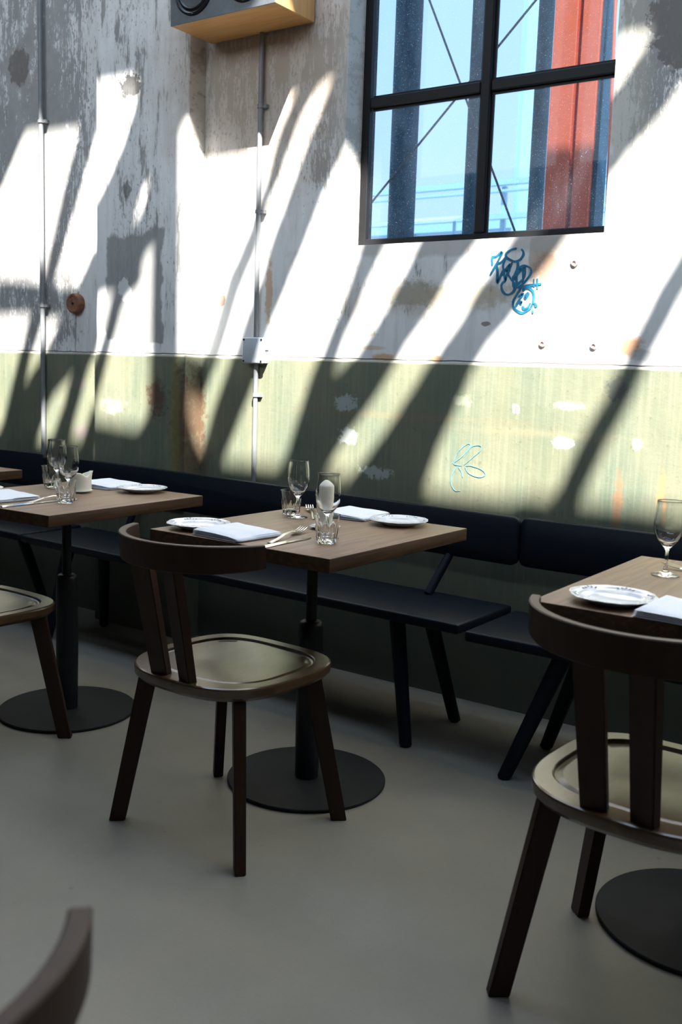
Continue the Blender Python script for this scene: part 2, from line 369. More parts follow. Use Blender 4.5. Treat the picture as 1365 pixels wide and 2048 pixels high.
# ------------------------------------------------------------------ room shell
HC = 6.5
X0, X1, YB = -7.5, 4.5, -8.0
bm = bmesh.new(); box(bm, X0-.3, X1+.3, YB-.3, .35, -.2, 0); o = struct(obj('floor', bm, MF))
o['label'] = 'grey polished concrete floor under the tables'
W2 = (-6.2, -4.72, 0.85, 2.75)          # hidden window further left
WIN = (-2.25, -1.213, 1.662, 3.30)      # window in view
TH = 0.17
def wallrects(bm, holes, x0, x1, z0, z1, ya, yb):
    xs = sorted({x0, x1, *[h[0] for h in holes], *[h[1] for h in holes]})
    for a, b_ in zip(xs, xs[1:]):
        zz = [(z0, z1)]
        for h in holes:
            if h[0] <= a and b_ <= h[1]: zz = [(z0, h[2]), (h[3], z1)]
        for p, q in zz: box(bm, a, b_, ya, yb, p, q)
bm = bmesh.new(); wallrects(bm, [W2, WIN], X0, X1, 0, HC, 0, TH)
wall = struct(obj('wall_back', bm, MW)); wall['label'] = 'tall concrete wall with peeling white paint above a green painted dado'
# pilaster standing 10 cm proud of the wall, slightly chipped edges
bm = bmesh.new(); px0, px1 = -3.522, -2.966
zs = [i*0.06 for i in range(int(HC/0.06)+1)]
def ch(z, s): return 0.004*noise.noise(Vector((s*7.3, 0, z*9)))+0.002*noise.noise(Vector((s*3, 1, z*40)))
cols = []
for z in zs:
    a, b_ = ch(z, 1), ch(z, 2)
    cols.append([bm.verts.new(p) for p in ((px0, 0.001, z), (px0+a, -0.096, z), (px0+.006, -0.1+a*.5, z), (px1-.006, -0.1+b_*.5, z), (px1-b_, -0.094, z), (px1, 0.001, z))])
for A, B in zip(cols, cols[1:]):
    for i in range(5): bm.faces.new((A[i], A[i+1], B[i+1], B[i]))
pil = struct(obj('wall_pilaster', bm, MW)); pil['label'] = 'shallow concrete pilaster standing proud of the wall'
# green dado, 8 mm proud, wobbly broken upper edge
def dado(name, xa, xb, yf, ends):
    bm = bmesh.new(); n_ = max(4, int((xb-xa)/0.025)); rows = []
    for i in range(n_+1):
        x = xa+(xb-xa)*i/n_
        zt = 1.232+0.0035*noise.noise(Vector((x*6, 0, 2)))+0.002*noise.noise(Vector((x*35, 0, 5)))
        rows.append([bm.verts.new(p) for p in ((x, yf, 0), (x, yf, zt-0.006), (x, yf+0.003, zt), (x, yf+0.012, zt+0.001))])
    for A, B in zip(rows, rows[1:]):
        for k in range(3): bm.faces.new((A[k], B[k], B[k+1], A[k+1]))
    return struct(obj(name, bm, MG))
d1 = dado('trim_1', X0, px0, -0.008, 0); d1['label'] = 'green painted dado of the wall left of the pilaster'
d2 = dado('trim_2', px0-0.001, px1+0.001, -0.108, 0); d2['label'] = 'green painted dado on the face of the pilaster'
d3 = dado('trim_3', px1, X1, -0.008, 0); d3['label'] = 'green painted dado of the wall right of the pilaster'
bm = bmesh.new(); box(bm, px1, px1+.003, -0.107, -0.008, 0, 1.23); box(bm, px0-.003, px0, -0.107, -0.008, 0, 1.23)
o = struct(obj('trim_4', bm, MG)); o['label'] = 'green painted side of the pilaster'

CLER = [(-7.0+i*2.2, -5.0+i*2.2, 3.7, 6.3) for i in range(5)]      # high clerestory windows behind the camera
bm = bmesh.new(); wallrects(bm, CLER, X0-.25, X1+.25, 0, HC, YB-.25, YB); struct(obj('wall_front', bm, M_ROOMW))
bm = bmesh.new(); box(bm, X0-.25, X0, YB, .25, 0, HC); struct(obj('wall_left', bm, M_ROOMW))
bm = bmesh.new(); box(bm, X1, X1+.25, YB, .25, 0, HC); struct(obj('wall_right', bm, M_ROOMW))

bm = bmesh.new(); box(bm, X0, X1, YB, -3.8, 2.5, 2.72); box(bm, X0, X1, -3.84, -3.8, 2.72, 2.76); struct(obj('ceiling_light_blocker', bm, M_ROOMW))  # unseen slab added to keep clerestory light off the lower wall and tables
# roof: unseen, its openings shaped to throw the light pattern onto the wall
OPEN = [
 [(1.653,-2.967),(1.658,-3.022),(1.662,-3.092),(1.679,-3.164),(1.688,-3.248),(1.704,-3.351),(1.742,-3.367),(2.06,-3.369),(2.46,-3.371),(2.46,-2.5),(1.645,-2.5)],
 [(1.337,-2.462),(1.273,-2.591),(1.188,-2.748),(1.152,-2.85),(1.122,-2.92),(1.107,-2.988),(1.08,-3.039),(1.057,-3.096),(1.069,-3.17),(1.077,-3.263),(1.107,-3.359),(1.152,-3.375),(1.602,-3.367),(1.614,-3.359),(1.599,-3.268),(1.594,-3.206),(1.594,-3.137),(1.576,-3.093),(1.563,-3.032),(1.556,-2.96),(1.555,-2.884),(1.567,-2.687),(1.56,-2.45)],
 [(1.072,-2.487),(1.079,-2.513),(1.042,-2.602),(0.941,-2.859),(0.917,-2.932),(0.903,-2.999),(0.876,-3.088),(0.852,-3.176),(0.818,-3.28),(0.769,-3.37),(0.642,-3.344),(0.656,-3.293),(0.712,-3.168),(0.732,-3.085),(0.764,-2.993),(0.78,-2.925),(0.818,-2.851),(0.963,-2.523),(0.969,-2.484)],
 [(0.572,-2.85),(0.574,-2.917),(0.561,-2.987),(0.538,-3.07),(0.492,-3.12),(0.463,-3.115),(0.446,-3.047),(0.447,-2.986),(0.437,-2.915),(0.438,-2.847),(0.449,-2.79),(0.58,-2.795)],
 [(0.061,-2.556),(0.235,-2.567),(0.317,-2.675),(0.324,-2.849),(0.351,-2.947),(0.362,-3.083),(0.371,-3.16),(0.422,-3.34),(0.41,-3.359),(0.138,-3.364),(0.104,-3.349),(0.093,-3.154),(0.05,-3.012),(0.051,-2.832),(0.038,-2.712),(0.047,-2.633)],
 [(-0.151,-2.478),(-0.15,-2.538),(-0.151,-2.629),(-0.138,-2.738),(-0.133,-2.83),(-0.11,-2.896),(-0.104,-3.006),(-0.085,-3.094),(-0.065,-3.236),(-0.034,-3.344),(-0.046,-3.356),(-0.113,-3.335),(-0.168,-3.265),(-0.157,-3.186),(-0.155,-3.075),(-0.191,-2.927),(-0.188,-2.84),(-0.22,-2.735),(-0.224,-2.646),(-0.236,-2.539),(-0.205,-2.482)],
 [(-0.306,-2.5),(-0.315,-2.528),(-0.316,-2.587),(-0.287,-2.677),(-0.271,-2.779),(-0.279,-2.853),(-0.286,-2.902),(-0.26,-3.006),(-0.25,-3.09),(-0.262,-3.19),(-0.28,-3.2),(-0.795,-2.629),(-0.45,-2.612),(-.40,-2.5)],
 [(-1.43,-2.51),(-1.415,-2.666),(-1.403,-2.827),(-1.4,-2.893),(-1.212,-2.896),(-1.189,-2.795),(-1.159,-2.807),(-1.122,-2.738),(-1.104,-2.666),(-1.108,-2.572),(-1.145,-2.513)],
 [(-1.973,-2.478),(-1.568,-2.489),(-1.538,-2.648),(-1.499,-2.825),(-1.477,-2.889),(-2.074,-2.879),(-2.241,-2.675),(-2.036,-2.628)],
 [(-1.982,-2.991),(-1.499,-2.992),(-1.474,-3.117),(-1.431,-3.327),(-1.465,-3.359),(-1.671,-3.367)],
 [(-1.352,-2.996),(-1.265,-2.999),(-1.288,-3.071),(-1.293,-3.108),(-1.352,-3.188),(-1.386,-3.117),(-1.387,-3.065),(-1.392,-3.001)],
 [(-1.047,-3.163),(-1.02,-3.25),(-1.027,-3.349),(-1.1,-3.357),(-1.129,-3.346),(-1.133,-3.238)],
 [(-0.932,-3.109),(-0.887,-3.109),(-0.792,-3.218),(-0.818,-3.239),(-0.808,-3.344),(-0.891,-3.343),(-0.915,-3.262),(-0.94,-3.131)],
 [(-0.944,-3.053),(-0.93,-3.035),(-0.845,-3.032),(-0.839,-3.054),(-0.809,-3.15),(-0.807,-3.21)],
 [(-0.704,-2.92),(-0.473,-3.194),(-0.334,-3.356),(-0.362,-3.388),(-0.659,-3.38),(-0.697,-3.336),(-0.703,-3.271),(-0.73,-3.163),(-0.754,-3.045),(-0.725,-3.035),(-0.684,-3.006),(-0.727,-2.95)],
 [(-0.872,-2.753),(-0.883,-2.802),(-0.853,-2.866),(-0.842,-2.845),(-0.842,-2.804)],
]
FILL_SKYL = [(-6.5, 3.8, -1.90, -0.3, 12)]      # unseen rooflight added for fill light (its sun lands above the picture)
for (xa, xb, ya, yb, nb) in FILL_SKYL:
    w = (xb-xa)/nb
    for i in range(nb): OPEN.append([(xa+i*w+.05, ya), (xa+(i+1)*w-.05, ya), (xa+(i+1)*w-.05, yb), (xa+i*w+.05, yb)])
def spans(y):
    iv = []
    for pl in OPEN:
        xs = []
        for (xa, ya), (xb, yb) in zip(pl, pl[1:]+pl[:1]):
            if (ya <= y) != (yb <= y): xs.append(xa+(y-ya)/(yb-ya)*(xb-xa))
        xs.sort(); iv += [(xs[i], xs[i+1]) for i in range(0, len(xs)-1, 2)]
    iv.sort(); out = []
    for a, b_ in iv:
        if out and a <= out[-1][1]: out[-1][1] = max(out[-1][1], b_)
        else: out.append([a, b_])
    return out
bm = bmesh.new()
ys = [YB-.25, -3.40] + [-3.40+0.0125*i for i in range(1, 81)] + [-2.38, -1.85, -0.5, 0.14]
ys = sorted(set(round(y, 5) for y in ys))
for ya, yb in zip(ys, ys[1:]):
    A, B = spans(ya+1e-4), spans(yb-1e-4)
    if len(A) != len(B): A = B = spans((ya+yb)/2)
    ea = [X0-.25]+[x for s_ in A for x in s_]+[X1+.25]; eb = [X0-.25]+[x for s_ in B for x in s_]+[X1+.25]
    for i in range(0, len(ea), 2):
        q = [bm.verts.new(p) for p in ((ea[i], ya, HC), (ea[i+1], ya, HC), (eb[i+1], yb, HC), (eb[i], yb, HC))]
        bm.faces.new(q)
ce = struct(obj('ceiling', bm, M_CEIL)); ce['label'] = 'unseen dark steel roof with openings shaped for the wall light pattern'
mo = ce.modifiers.new('thickness', 'SOLIDIFY'); mo.thickness = 0.01
portal((-1.35, -1.1, HC+.02), (0, 0, 0), 10.4, 1.62)
portal((-1.5, YB-.1, 5.0), (-PI/2, 0, PI), 10.6, 2.5)
portal((0.1, -2.9, HC+.02), (0, 0, 0), 5.0, 1.0)

# ------------------------------------------------------------------ windows
def make_window(n_, x0, x1, z0, z1, rails, mulls, label):
    w = thing('window_%d' % n_, label, 'window', (0, 0, 0)); w['kind'] = 'structure'
    ya, yb = 0.105, 0.15
    bm = bmesh.new(); t = 0.034
    for b_ in ((x0, x0+t, z0, z1), (x1-t, x1, z0, z1), (x0+t, x1-t, z0, z0+t*1.1), (x0+t, x1-t, z1-t, z1)):
        box(bm, b_[0], b_[1], ya, yb, b_[2], b_[3], 0.003, 1)
    obj('window_frame', bm, M_FRAME, w)
    for m in mulls:
        bm = bmesh.new(); box(bm, m-.019, m+.019, ya-.004, yb, z0+t*1.1+.0005, z1-t-.0005, 0.004, 1); box(bm, m-.028, m+.028, ya+.014, ya+.022, z0+t*1.1, z1-t); obj('mullion', bm, M_FRAME, w)
    xs = [x0+t]+[v for m in mulls for v in (m-.02, m+.02)]+[x1-t]
    for k in range(0, len(xs), 2):
        for rz in rails:
            bm = bmesh.new(); box(bm, xs[k]+.001, xs[k+1]-.001, ya-.001, yb-.001, rz-.019, rz+.019, 0.004, 1); box(bm, xs[k]+.008, xs[k+1]-.008, ya+.014, ya+.022, rz-.028, rz+.028); obj('glazing_bar', bm, M_FRAME, w)
    zs_ = [z0+t]+[v for r_ in rails for v in (r_-.019, r_+.019)]+[z1-t]
    for i in range(0, len(xs), 2):
        for j in range(0, len(zs_), 2):
            bm = bmesh.new(); v = [bm.verts.new(p) for p in ((xs[i], .128, zs_[j]), (xs[i+1], .128, zs_[j]), (xs[i+1], .128, zs_[j+1]), (xs[i], .128, zs_[j+1]))]; bm.faces.new(v)
            obj('pane', bm, M_PANE, w)
    return w
make_window(1, *WIN, (2.205, 2.745), (-1.724,), 'black steel framed window with dusty panes high in the white wall')
make_window(2, *W2, (1.5, 2.1), (-5.46,), 'black steel framed window further left along the wall')
portal((-5.46, 0.2, 1.8), (PI/2, 0, PI), 1.48, 1.9)
portal((-1.73, 0.2, 2.48), (PI/2, 0, PI), 1.03, 1.63)

# ------------------------------------------------------------------ outside the window
M_BCOL = plain('dark_blue_steel', (0.02, 0.075, 0.11), 0.6, var=0.35)
M_ORANGE = plain('orange_red_steel', (0.90, 0.145, 0.055), 0.5, var=0.08)
M_RODDK = plain('grey_brown_rod', (0.09, 0.075, 0.085), 0.5)
M_PALE = plain('pale_blue_steel', (0.42, 0.60, 0.72), 0.6, var=0.05)
M_GROUND = plain('pale_yard_concrete', (0.42, 0.41, 0.38), 0.9)
bm = bmesh.new(); box(bm, -60, 40, .36, 80, -.4, -.2); o = struct(obj('yard_ground', bm, M_GROUND)); o['label'] = 'pale yard ground outside the wall'
def hcol(name, label, cx, cy_, w, d, rz, m, z1=9, tf=0.014, cat='column', slot=True):
    t = thing(name, label, cat, (cx, cy_, -.2), rz)
    for s in (-1, 1):
        bm = bmesh.new(); box(bm, s*w/2-(tf if s > 0 else 0), s*w/2+(tf if s < 0 else 0), -d/2, d/2, 0, z1, .002, 1); obj('flange', bm, m, t)
    bm = bmesh.new(); box(bm, -w/2+tf, w/2-tf, -.006, .006, 0, z1); obj('web', bm, m, t)
    return t
def tubecol(name, label, cx, cy_, rr, m, z1=8):
    t = thing(name, label, 'column', (cx, cy_, -.2))
    bm = bmesh.new(); lathe(bm, [(rr, 0.02), (rr, z1)], 28); obj('shaft', bm, m, t, 40)
    bm = bmesh.new(); box(bm, -rr*1.6, rr*1.6, -rr*1.6, rr*1.6, 0, .02); obj('base_plate', bm, m, t)
    return t
tubecol('steel_column', 'dark blue steel column outside behind the left window panes', -2.735, 1.2, 0.068, M_BCOL)
tubecol('steel_column', 'slim dark blue steel column outside beside the window mullion', -2.343, 1.2, 0.037, M_BCOL)
tubecol('steel_column', 'dark blue steel column outside just left of the orange column', -2.016, 1.22, 0.036, M_BCOL)
t = thing('orange_column', 'orange red twin steel column outside behind the right window panes', 'column', (-2.405, 2.5, -.2))
for (xa, xb) in ((-.145, 0), (.030, .140)):
    bm = bmesh.new(); box(bm, xa, xb, 0, .18, 0, 9, .004, 1); obj('post', bm, M_ORANGE, t)
bm = bmesh.new(); box(bm, .001, .029, .10, .13, 0, 9); obj('web_plate', bm, M_BCOL, t)
bm = bmesh.new(); box(bm, .143, .170, .02, .16, 0, 9); obj('edge_angle', bm, M_BCOL, t)
bm = bmesh.new(); bar(bm, (.175, .05, 4.4), (.33, -.2, 2.2), .010, n=8); obj('stay_rod', bm, M_ORANGE, t)
# brace rods crossing between the columns
def rod(name, label, p, q, rr, m, cat='brace'):
    bm = bmesh.new(); bar(bm, p, q, rr, n=8); return tag(obj(name, bm, m, None, 60), label, cat)
rod('brace_rod', 'thin grey brace rod falling to the right behind the window', (-2.79, 1.1, 3.42), (-1.90, 1.1, 1.52), .0055, M_RODDK)
rod('brace_rod', 'thin grey brace rod rising to the right behind the window', (-3.30, 1.13, 1.62), (-1.72, 1.13, 3.16), .0055, M_RODDK)
# distant gantry rails, awning and pale building
t = thing('distant_gantry', 'pale blue gantry with horizontal rails far outside the window', 'gantry', (-6, 8, 0))
for (z, h) in ((3.50, .07), (3.40, .025), (3.10, .06)):
    bm = bmesh.new(); box(bm, -4, 4.2, -.04, .04, z-h/2, z+h/2); obj('rail', bm, M_PALE, t)
for x in (-3.9, -1.65, .45, 2.4, 4.1):
    bm = bmesh.new(); box(bm, x-.03, x+.03, .045, .09, -.2, 3.46); obj('post', bm, M_PALE, t)
t = thing('distant_awning', 'small pale awning on posts far outside the window', 'awning', (-6.25, 7.4, 0))
bm = bmesh.new(); v = [(-.55, -.3, 2.93), (.55, -.3, 2.93), (.45, .3, 3.06), (-.45, .3, 3.06)]
a = [bm.verts.new(p) for p in v]; b_ = [bm.verts.new((p[0], p[1], p[2]+.03)) for p in v]
bm.faces.new(a); bm.faces.new(b_)
for i in range(4): bm.faces.new((a[i], a[(i+1) % 4], b_[(i+1) % 4], b_[i]))
obj('roof', bm, plain('pale_awning', (.55, .64, .68), .7), t)
for x in (-.4, .4):
    bm = bmesh.new(); bar(bm, (x, 0, -.2), (x, 0, 2.98), .02); obj('post', bm, M_PALE, t)
t = thing('distant_building', 'pale building with upright ribs far outside the window', 'building', (-7.2, 14, 0))
MB_ = plain('pale_cladding', (.62, .72, .80), .7)
bm = bmesh.new(); box(bm, -6, 6.2, 0, 4, -.2, 3.9); obj('wall', bm, MB_, t)
bm = bmesh.new(); box(bm, -6.1, 6.3, -.1, 4.1, 3.9, 4.05); obj('roof', bm, M_PALE, t)
for i in range(10):
    bm = bmesh.new(); box(bm, -5.8+i*1.28, -5.7+i*1.28, -.06, 0, -.2, 3.9); obj('rib', bm, M_PALE, t)
t = thing('glazed_stair_tower', 'pale glazed tower with upright bars outside behind the orange column', 'building', (-4.28, 9.3, 0))
bm = bmesh.new(); box(bm, -1.72, 1.28, .05, 1.5, -.2, 9); obj('glass_skin', bm, plain('pale_blue_glazing', (.55, .72, .86), .2), t)
for x in (-1.73, -1.25, -.70, -.13, .45, 1.0, 1.28):
    bm = bmesh.new(); box(bm, x-.02, x+.02, -.01, .05, -.2, 9); obj('mullion', bm, M_PALE, t)

# ------------------------------------------------------------------ fittings on the wall
def conduit(name, label, x, zb, zt, yc, clips, rr=.0115):
    t = thing(name, label, 'pipe', (x, yc, zb))
    bm = bmesh.new(); lathe(bm, [(rr, 0), (rr, zt-zb)], 16); obj('tube', bm, M_PIPE, t, 40)
    for z in clips:
        bm = bmesh.new(); lathe(bm, [(rr+.0005, z-zb-.007), (rr+.004, z-zb-.007), (rr+.004, z-zb+.007), (rr+.0005, z-zb+.007)], 16, cap0=False, cap1=False)
        box(bm, rr+.002, rr+.018, .0, -yc-.0005, z-zb-.007, z-zb+.007)
        obj('clip', bm, M_PIPE, t)
    return t
conduit('conduit_pipe', 'grey conduit pipe running down the wall left of the pilaster', -3.99, .70, 6.3, -.024, (2.304, 1.453))
conduit('conduit_pipe', 'grey conduit pipe below the speaker down to the junction box', -2.655, 1.312, 6.3, -.018, (2.217, 1.812), .010)
conduit('conduit_pipe', 'short grey conduit pipe running down from the junction box', -2.648, .62, 1.21, -.020, (1.079,), .010)
t = thing('junction_box', 'square grey plastic junction box on the wall at the green paint line', 'junction box', (-2.648, 0, 1.26))
bm = bmesh.new(); box(bm, -.054, .054, -.036, -.0005, -.051, .051, .005, 2); obj('box_body', bm, M_BOXP, t, 40)
bm = bmesh.new(); box(bm, -.056, .056, -.046, -.036, -.053, .053, .006, 3); lid = obj('lid', bm, M_BOXP, t, 40)
for sx_ in (-1, 1):
    for sz_ in (-1, 1):
        bm = bmesh.new(); lathe(bm, [(.0045, 0), (.0045, .002)], 12)
        bmesh.ops.transform(bm, matrix=Matrix.Translation((sx_*.046, -.0458, sz_*.043)) @ Matrix.Rotation(PI/2, 4, 'X'), verts=bm.verts[:]); obj('screw', bm, M_DARK, lid)
bm = bmesh.new(); box(bm, .0535, .058, -.030, -.012, -.002, .004); obj('cable_slot', bm, M_DARK, t)
t = thing('round_wall_cap', 'round rusty brown cap with a centre hole on the wall left of the pilaster', 'wall cap', (-3.76, 0, 1.461))
RX = Matrix.Rotation(PI/2, 4, 'X')
bm = bmesh.new(); lathe(bm, [(.046, 0), (.048, .006), (.047, .030), (.043, .036), (.034, .036), (.031, .033), (.0001, .033)], 32, cap1=False); bmesh.ops.transform(bm, matrix=RX, verts=bm.verts[:]); obj('disc', bm, M_RUST, t, 40)
bm = bmesh.new(); lathe(bm, [(.006, .030), (.006, .036)], 10); bmesh.ops.transform(bm, matrix=RX, verts=bm.verts[:]); obj('bolt', bm, M_DARK, t)
M_ANCH = plain('pinkish_plaster_plug', (.52, .40, .36), .9, var=.3, scale=200)
for (x, z, lab) in ((-1.307, 1.568, 'old anchor plug in the wall, uppermost of three near the window corner'), (-1.403, 1.303, 'old anchor plug in the wall, lower left of three below the window corner'), (-1.221, 1.298, 'old anchor plug in the wall, lower right of three below the window corner')):
    bm = bmesh.new(); lathe(bm, [(.013, 0), (.012, .004), (.009, .006), (.007, .006), (.006, .002), (.0001, .002)], 18, rad=lambda a, zz, rr: 1+.16*noise.noise(Vector((math.cos(a)*2+x*9, math.sin(a)*2, z*5))), cap1=False)
    bmesh.ops.transform(bm, matrix=RX, verts=bm.verts[:])
    o = tag(obj('wall_anchor', bm, M_ANCH, None, 40), lab, 'anchor'); o.location = (x, -.0003, z)

# graffiti: raised strokes of marker paint on the wall
def catmull(pts, k=5):
    out = []
    P = [Vector(p) for p in pts]; P = [P[0]*2-P[1]]+P+[P[-1]*2-P[-2]]
    for i in range(1, len(P)-2):
        for j in range(k):
            t_ = j/k; a, b2, c_, d_ = P[i-1:i+3]
            out.append(0.5*((2*b2)+(c_-a)*t_+(2*a-5*b2+4*c_-d_)*t_*t_+(3*b2-a-3*c_+d_)*t_**3))
    out.append(P[-2]); return out
def stroke(bm, pts, w, y, curve=True):
    pts = catmull(pts) if (curve and len(pts) > 2) else [Vector(p) for p in pts]
    prev = None; n_ = len(pts)
    for i, p in enumerate(pts):
        d_ = (pts[min(i+1, n_-1)]-pts[max(i-1, 0)]); d_ = d_.normalized() if d_.length else Vector((1, 0))
        nn = Vector((-d_.y, d_.x)); ww = w*(.75+.35*noise.noise(Vector((p.x*40, p.y*40, 1))))*(0.6 if i in (0, n_-1) else 1)
        q = [bm.verts.new((p.x+nn.x*ww*s, y, p.y+nn.y*ww*s)) for s in (-1, 1)]+[bm.verts.new((p.x+nn.x*ww*s, y+.0012, p.y+nn.y*ww*s)) for s in (1, -1)]
        if prev:
            for k in range(4): bm.faces.new((prev[k], prev[(k+1) % 4], q[(k+1) % 4], q[k]))
        else: bm.faces.new(q)
        prev = q
    bm.faces.new(prev)
G1 = [[(-1.608,1.569),(-1.61,1.596),(-1.594,1.6),(-1.573,1.613),(-1.592,1.574),(-1.615,1.535)],[(-1.592,1.574),(-1.575,1.579),(-1.555,1.597)],[(-1.592,1.572),(-1.586,1.544),(-1.585,1.511),(-1.569,1.544),(-1.562,1.557)],[(-1.558,1.595),(-1.566,1.571),(-1.563,1.55),(-1.555,1.517)],[(-1.568,1.535),(-1.56,1.537),(-1.555,1.517),(-1.549,1.543),(-1.539,1.572),(-1.554,1.557),(-1.557,1.55),(-1.538,1.55)],[(-1.518,1.624),(-1.539,1.62),(-1.557,1.607),(-1.555,1.595),(-1.54,1.586),(-1.521,1.58),(-1.504,1.586),(-1.493,1.6),(-1.494,1.613),(-1.502,1.621)],[(-1.512,1.58),(-1.511,1.559),(-1.52,1.535),(-1.527,1.525),(-1.513,1.518)],[(-1.532,1.579),(-1.545,1.543),(-1.537,1.526),(-1.518,1.504),(-1.511,1.49)],[(-1.555,1.517),(-1.568,1.504),(-1.565,1.485),(-1.553,1.472),(-1.537,1.47),(-1.522,1.479),(-1.517,1.494),(-1.524,1.508)],[(-1.527,1.532),(-1.523,1.498),(-1.51,1.497),(-1.514,1.532),(-1.5,1.549),(-1.504,1.556),(-1.489,1.565),(-1.466,1.558),(-1.46,1.544),(-1.468,1.527),(-1.487,1.505),(-1.506,1.492)],[(-1.493,1.562),(-1.489,1.531),(-1.489,1.504),(-1.496,1.487)],[(-1.485,1.562),(-1.483,1.541),(-1.488,1.521),(-1.51,1.501)],[(-1.507,1.492),(-1.481,1.497),(-1.449,1.5),(-1.42,1.503)],[(-1.449,1.52),(-1.446,1.493)],[(-1.436,1.521),(-1.434,1.486)],[(-1.496,1.487),(-1.51,1.466),(-1.52,1.446),(-1.517,1.425),(-1.498,1.411),(-1.479,1.408),(-1.455,1.423),(-1.446,1.445),(-1.448,1.476),(-1.466,1.491),(-1.484,1.488),(-1.484,1.48)],[(-1.504,1.461),(-1.485,1.471),(-1.497,1.452),(-1.511,1.426)],[(-1.465,1.476),(-1.477,1.464),(-1.475,1.455),(-1.462,1.472)],[(-1.487,1.447),(-1.493,1.44),(-1.487,1.438)],[(-1.484,1.43),(-1.48,1.421),(-1.467,1.423),(-1.455,1.44)],[(-1.442,1.441),(-1.437,1.434),(-1.433,1.426)],[(-1.447,1.416),(-1.445,1.405)]]
G2 = [[(-1.721,0.87),(-1.698,0.917),(-1.664,0.945),(-1.653,0.937),(-1.681,0.9),(-1.716,0.87),(-1.684,0.864)],[(-1.676,0.896),(-1.648,0.935),(-1.613,0.942),(-1.612,0.924),(-1.645,0.894),(-1.674,0.869)],[(-1.696,0.858),(-1.683,0.841),(-1.677,0.823)],[(-1.669,0.86),(-1.652,0.839),(-1.611,0.829),(-1.587,0.84),(-1.603,0.857),(-1.644,0.867),(-1.666,0.865)],[(-1.705,0.858),(-1.721,0.824),(-1.722,0.792),(-1.705,0.772),(-1.684,0.774)]]
bm = bmesh.new()
for i, s_ in enumerate(G1): stroke(bm, s_, .0054, -.0016-.00004*i)
tag(obj('graffiti_tag', bm, M_BLUEPAINT), 'dense dark blue marker graffiti tag on the white wall under the window', 'graffiti')
bm = bmesh.new()
for i, s_ in enumerate(G2): stroke(bm, s_, .0015, -.0096-.00004*i)
tag(obj('graffiti_scribble', bm, M_BLUEFAINT), 'faint light blue looped scribble on the green paint', 'graffiti')

# speaker, hung on the wall
t = thing('wall_speaker', 'honey wood loudspeaker box with grey front mounted high on the wall', 'speaker', (-2.665, 0, 2.494))
SW, SD, SH = .26, .25, .33
bm = bmesh.new(); box(bm, -SW, SW-.012, -SD+.004, -.012, 0, .016, .001, 1); obj('bottom_panel', bm, M_BAMBOO, t)
bm = bmesh.new(); box(bm, -SW, SW-.012, -SD+.004, -.012, SH-.016, SH, .001, 1); obj('top_panel', bm, M_BAMBOO, t)
M_BAMV = wood('honey_bamboo_side', (0.55, 0.30, 0.11), (0.70, 0.41, 0.17), 0.35, (60, 60, 6))
for s in (-1, 1):
    bm = bmesh.new(); a, b_ = (-SW, -SW+.012) if s < 0 else (SW-.012, SW)
    box(bm, a, b_, -SD+.004, -.012, 0.0161 if s < 0 else 0, SH-.0161 if s < 0 else SH, .0008, 1); obj('side_panel', bm, M_BAMV, t)
bm = bmesh.new(); box(bm, -SW+.012, SW-.012, -.03, -.001, .016, SH-.016); obj('back_panel', bm, M_BAMBOO, t)
def ring_lathe(prof, m, name, par, x, z, y):
    bm = bmesh.new(); lathe(bm, prof, 40, cap0=False, cap1=False)
    bmesh.ops.transform(bm, matrix=Matrix.Translation((x, y, z)) @ RX, verts=bm.verts[:]); return obj(name, bm, m, par, 35)
bm = bmesh.new(); box(bm, -SW, SW, -SD, -SD+.005, -.001, SH+.001, .0008, 1); obj('front_plate', bm, M_ALU, t)
for (x, z, R_) in ((-.137, .118, .098), (.118, .112, .088)):
    dr = ring_lathe([(R_, 0), (R_, .006), (R_*.93, .010), (R_*.86, .006), (R_*.82, .001)], M_DARK, 'driver_rim', t, x, z, -SD)
    ring_lathe([(R_*.82, .002), (R_*.76, .009), (R_*.69, .002)], M_DARK, 'surround', dr, x, z, -SD)
    ring_lathe([(R_*.69, .003), (R_*.45, .0015), (R_*.3, .001), (R_*.26, .004), (R_*.15, .010), (.0001, .012)], M_CONE, 'cone', dr, x, z, -SD)
    for k in range(6):
        a_ = PI/6+k*PI/3; bm = bmesh.new(); lathe(bm, [(.0035, 0), (.003, .003)], 8)
        bmesh.ops.transform(bm, matrix=Matrix.Translation((x+R_*.93*math.cos(a_), -SD-.009, z+R_*.93*math.sin(a_))) @ RX, verts=bm.verts[:]); obj('screw', bm, M_METAL, dr)

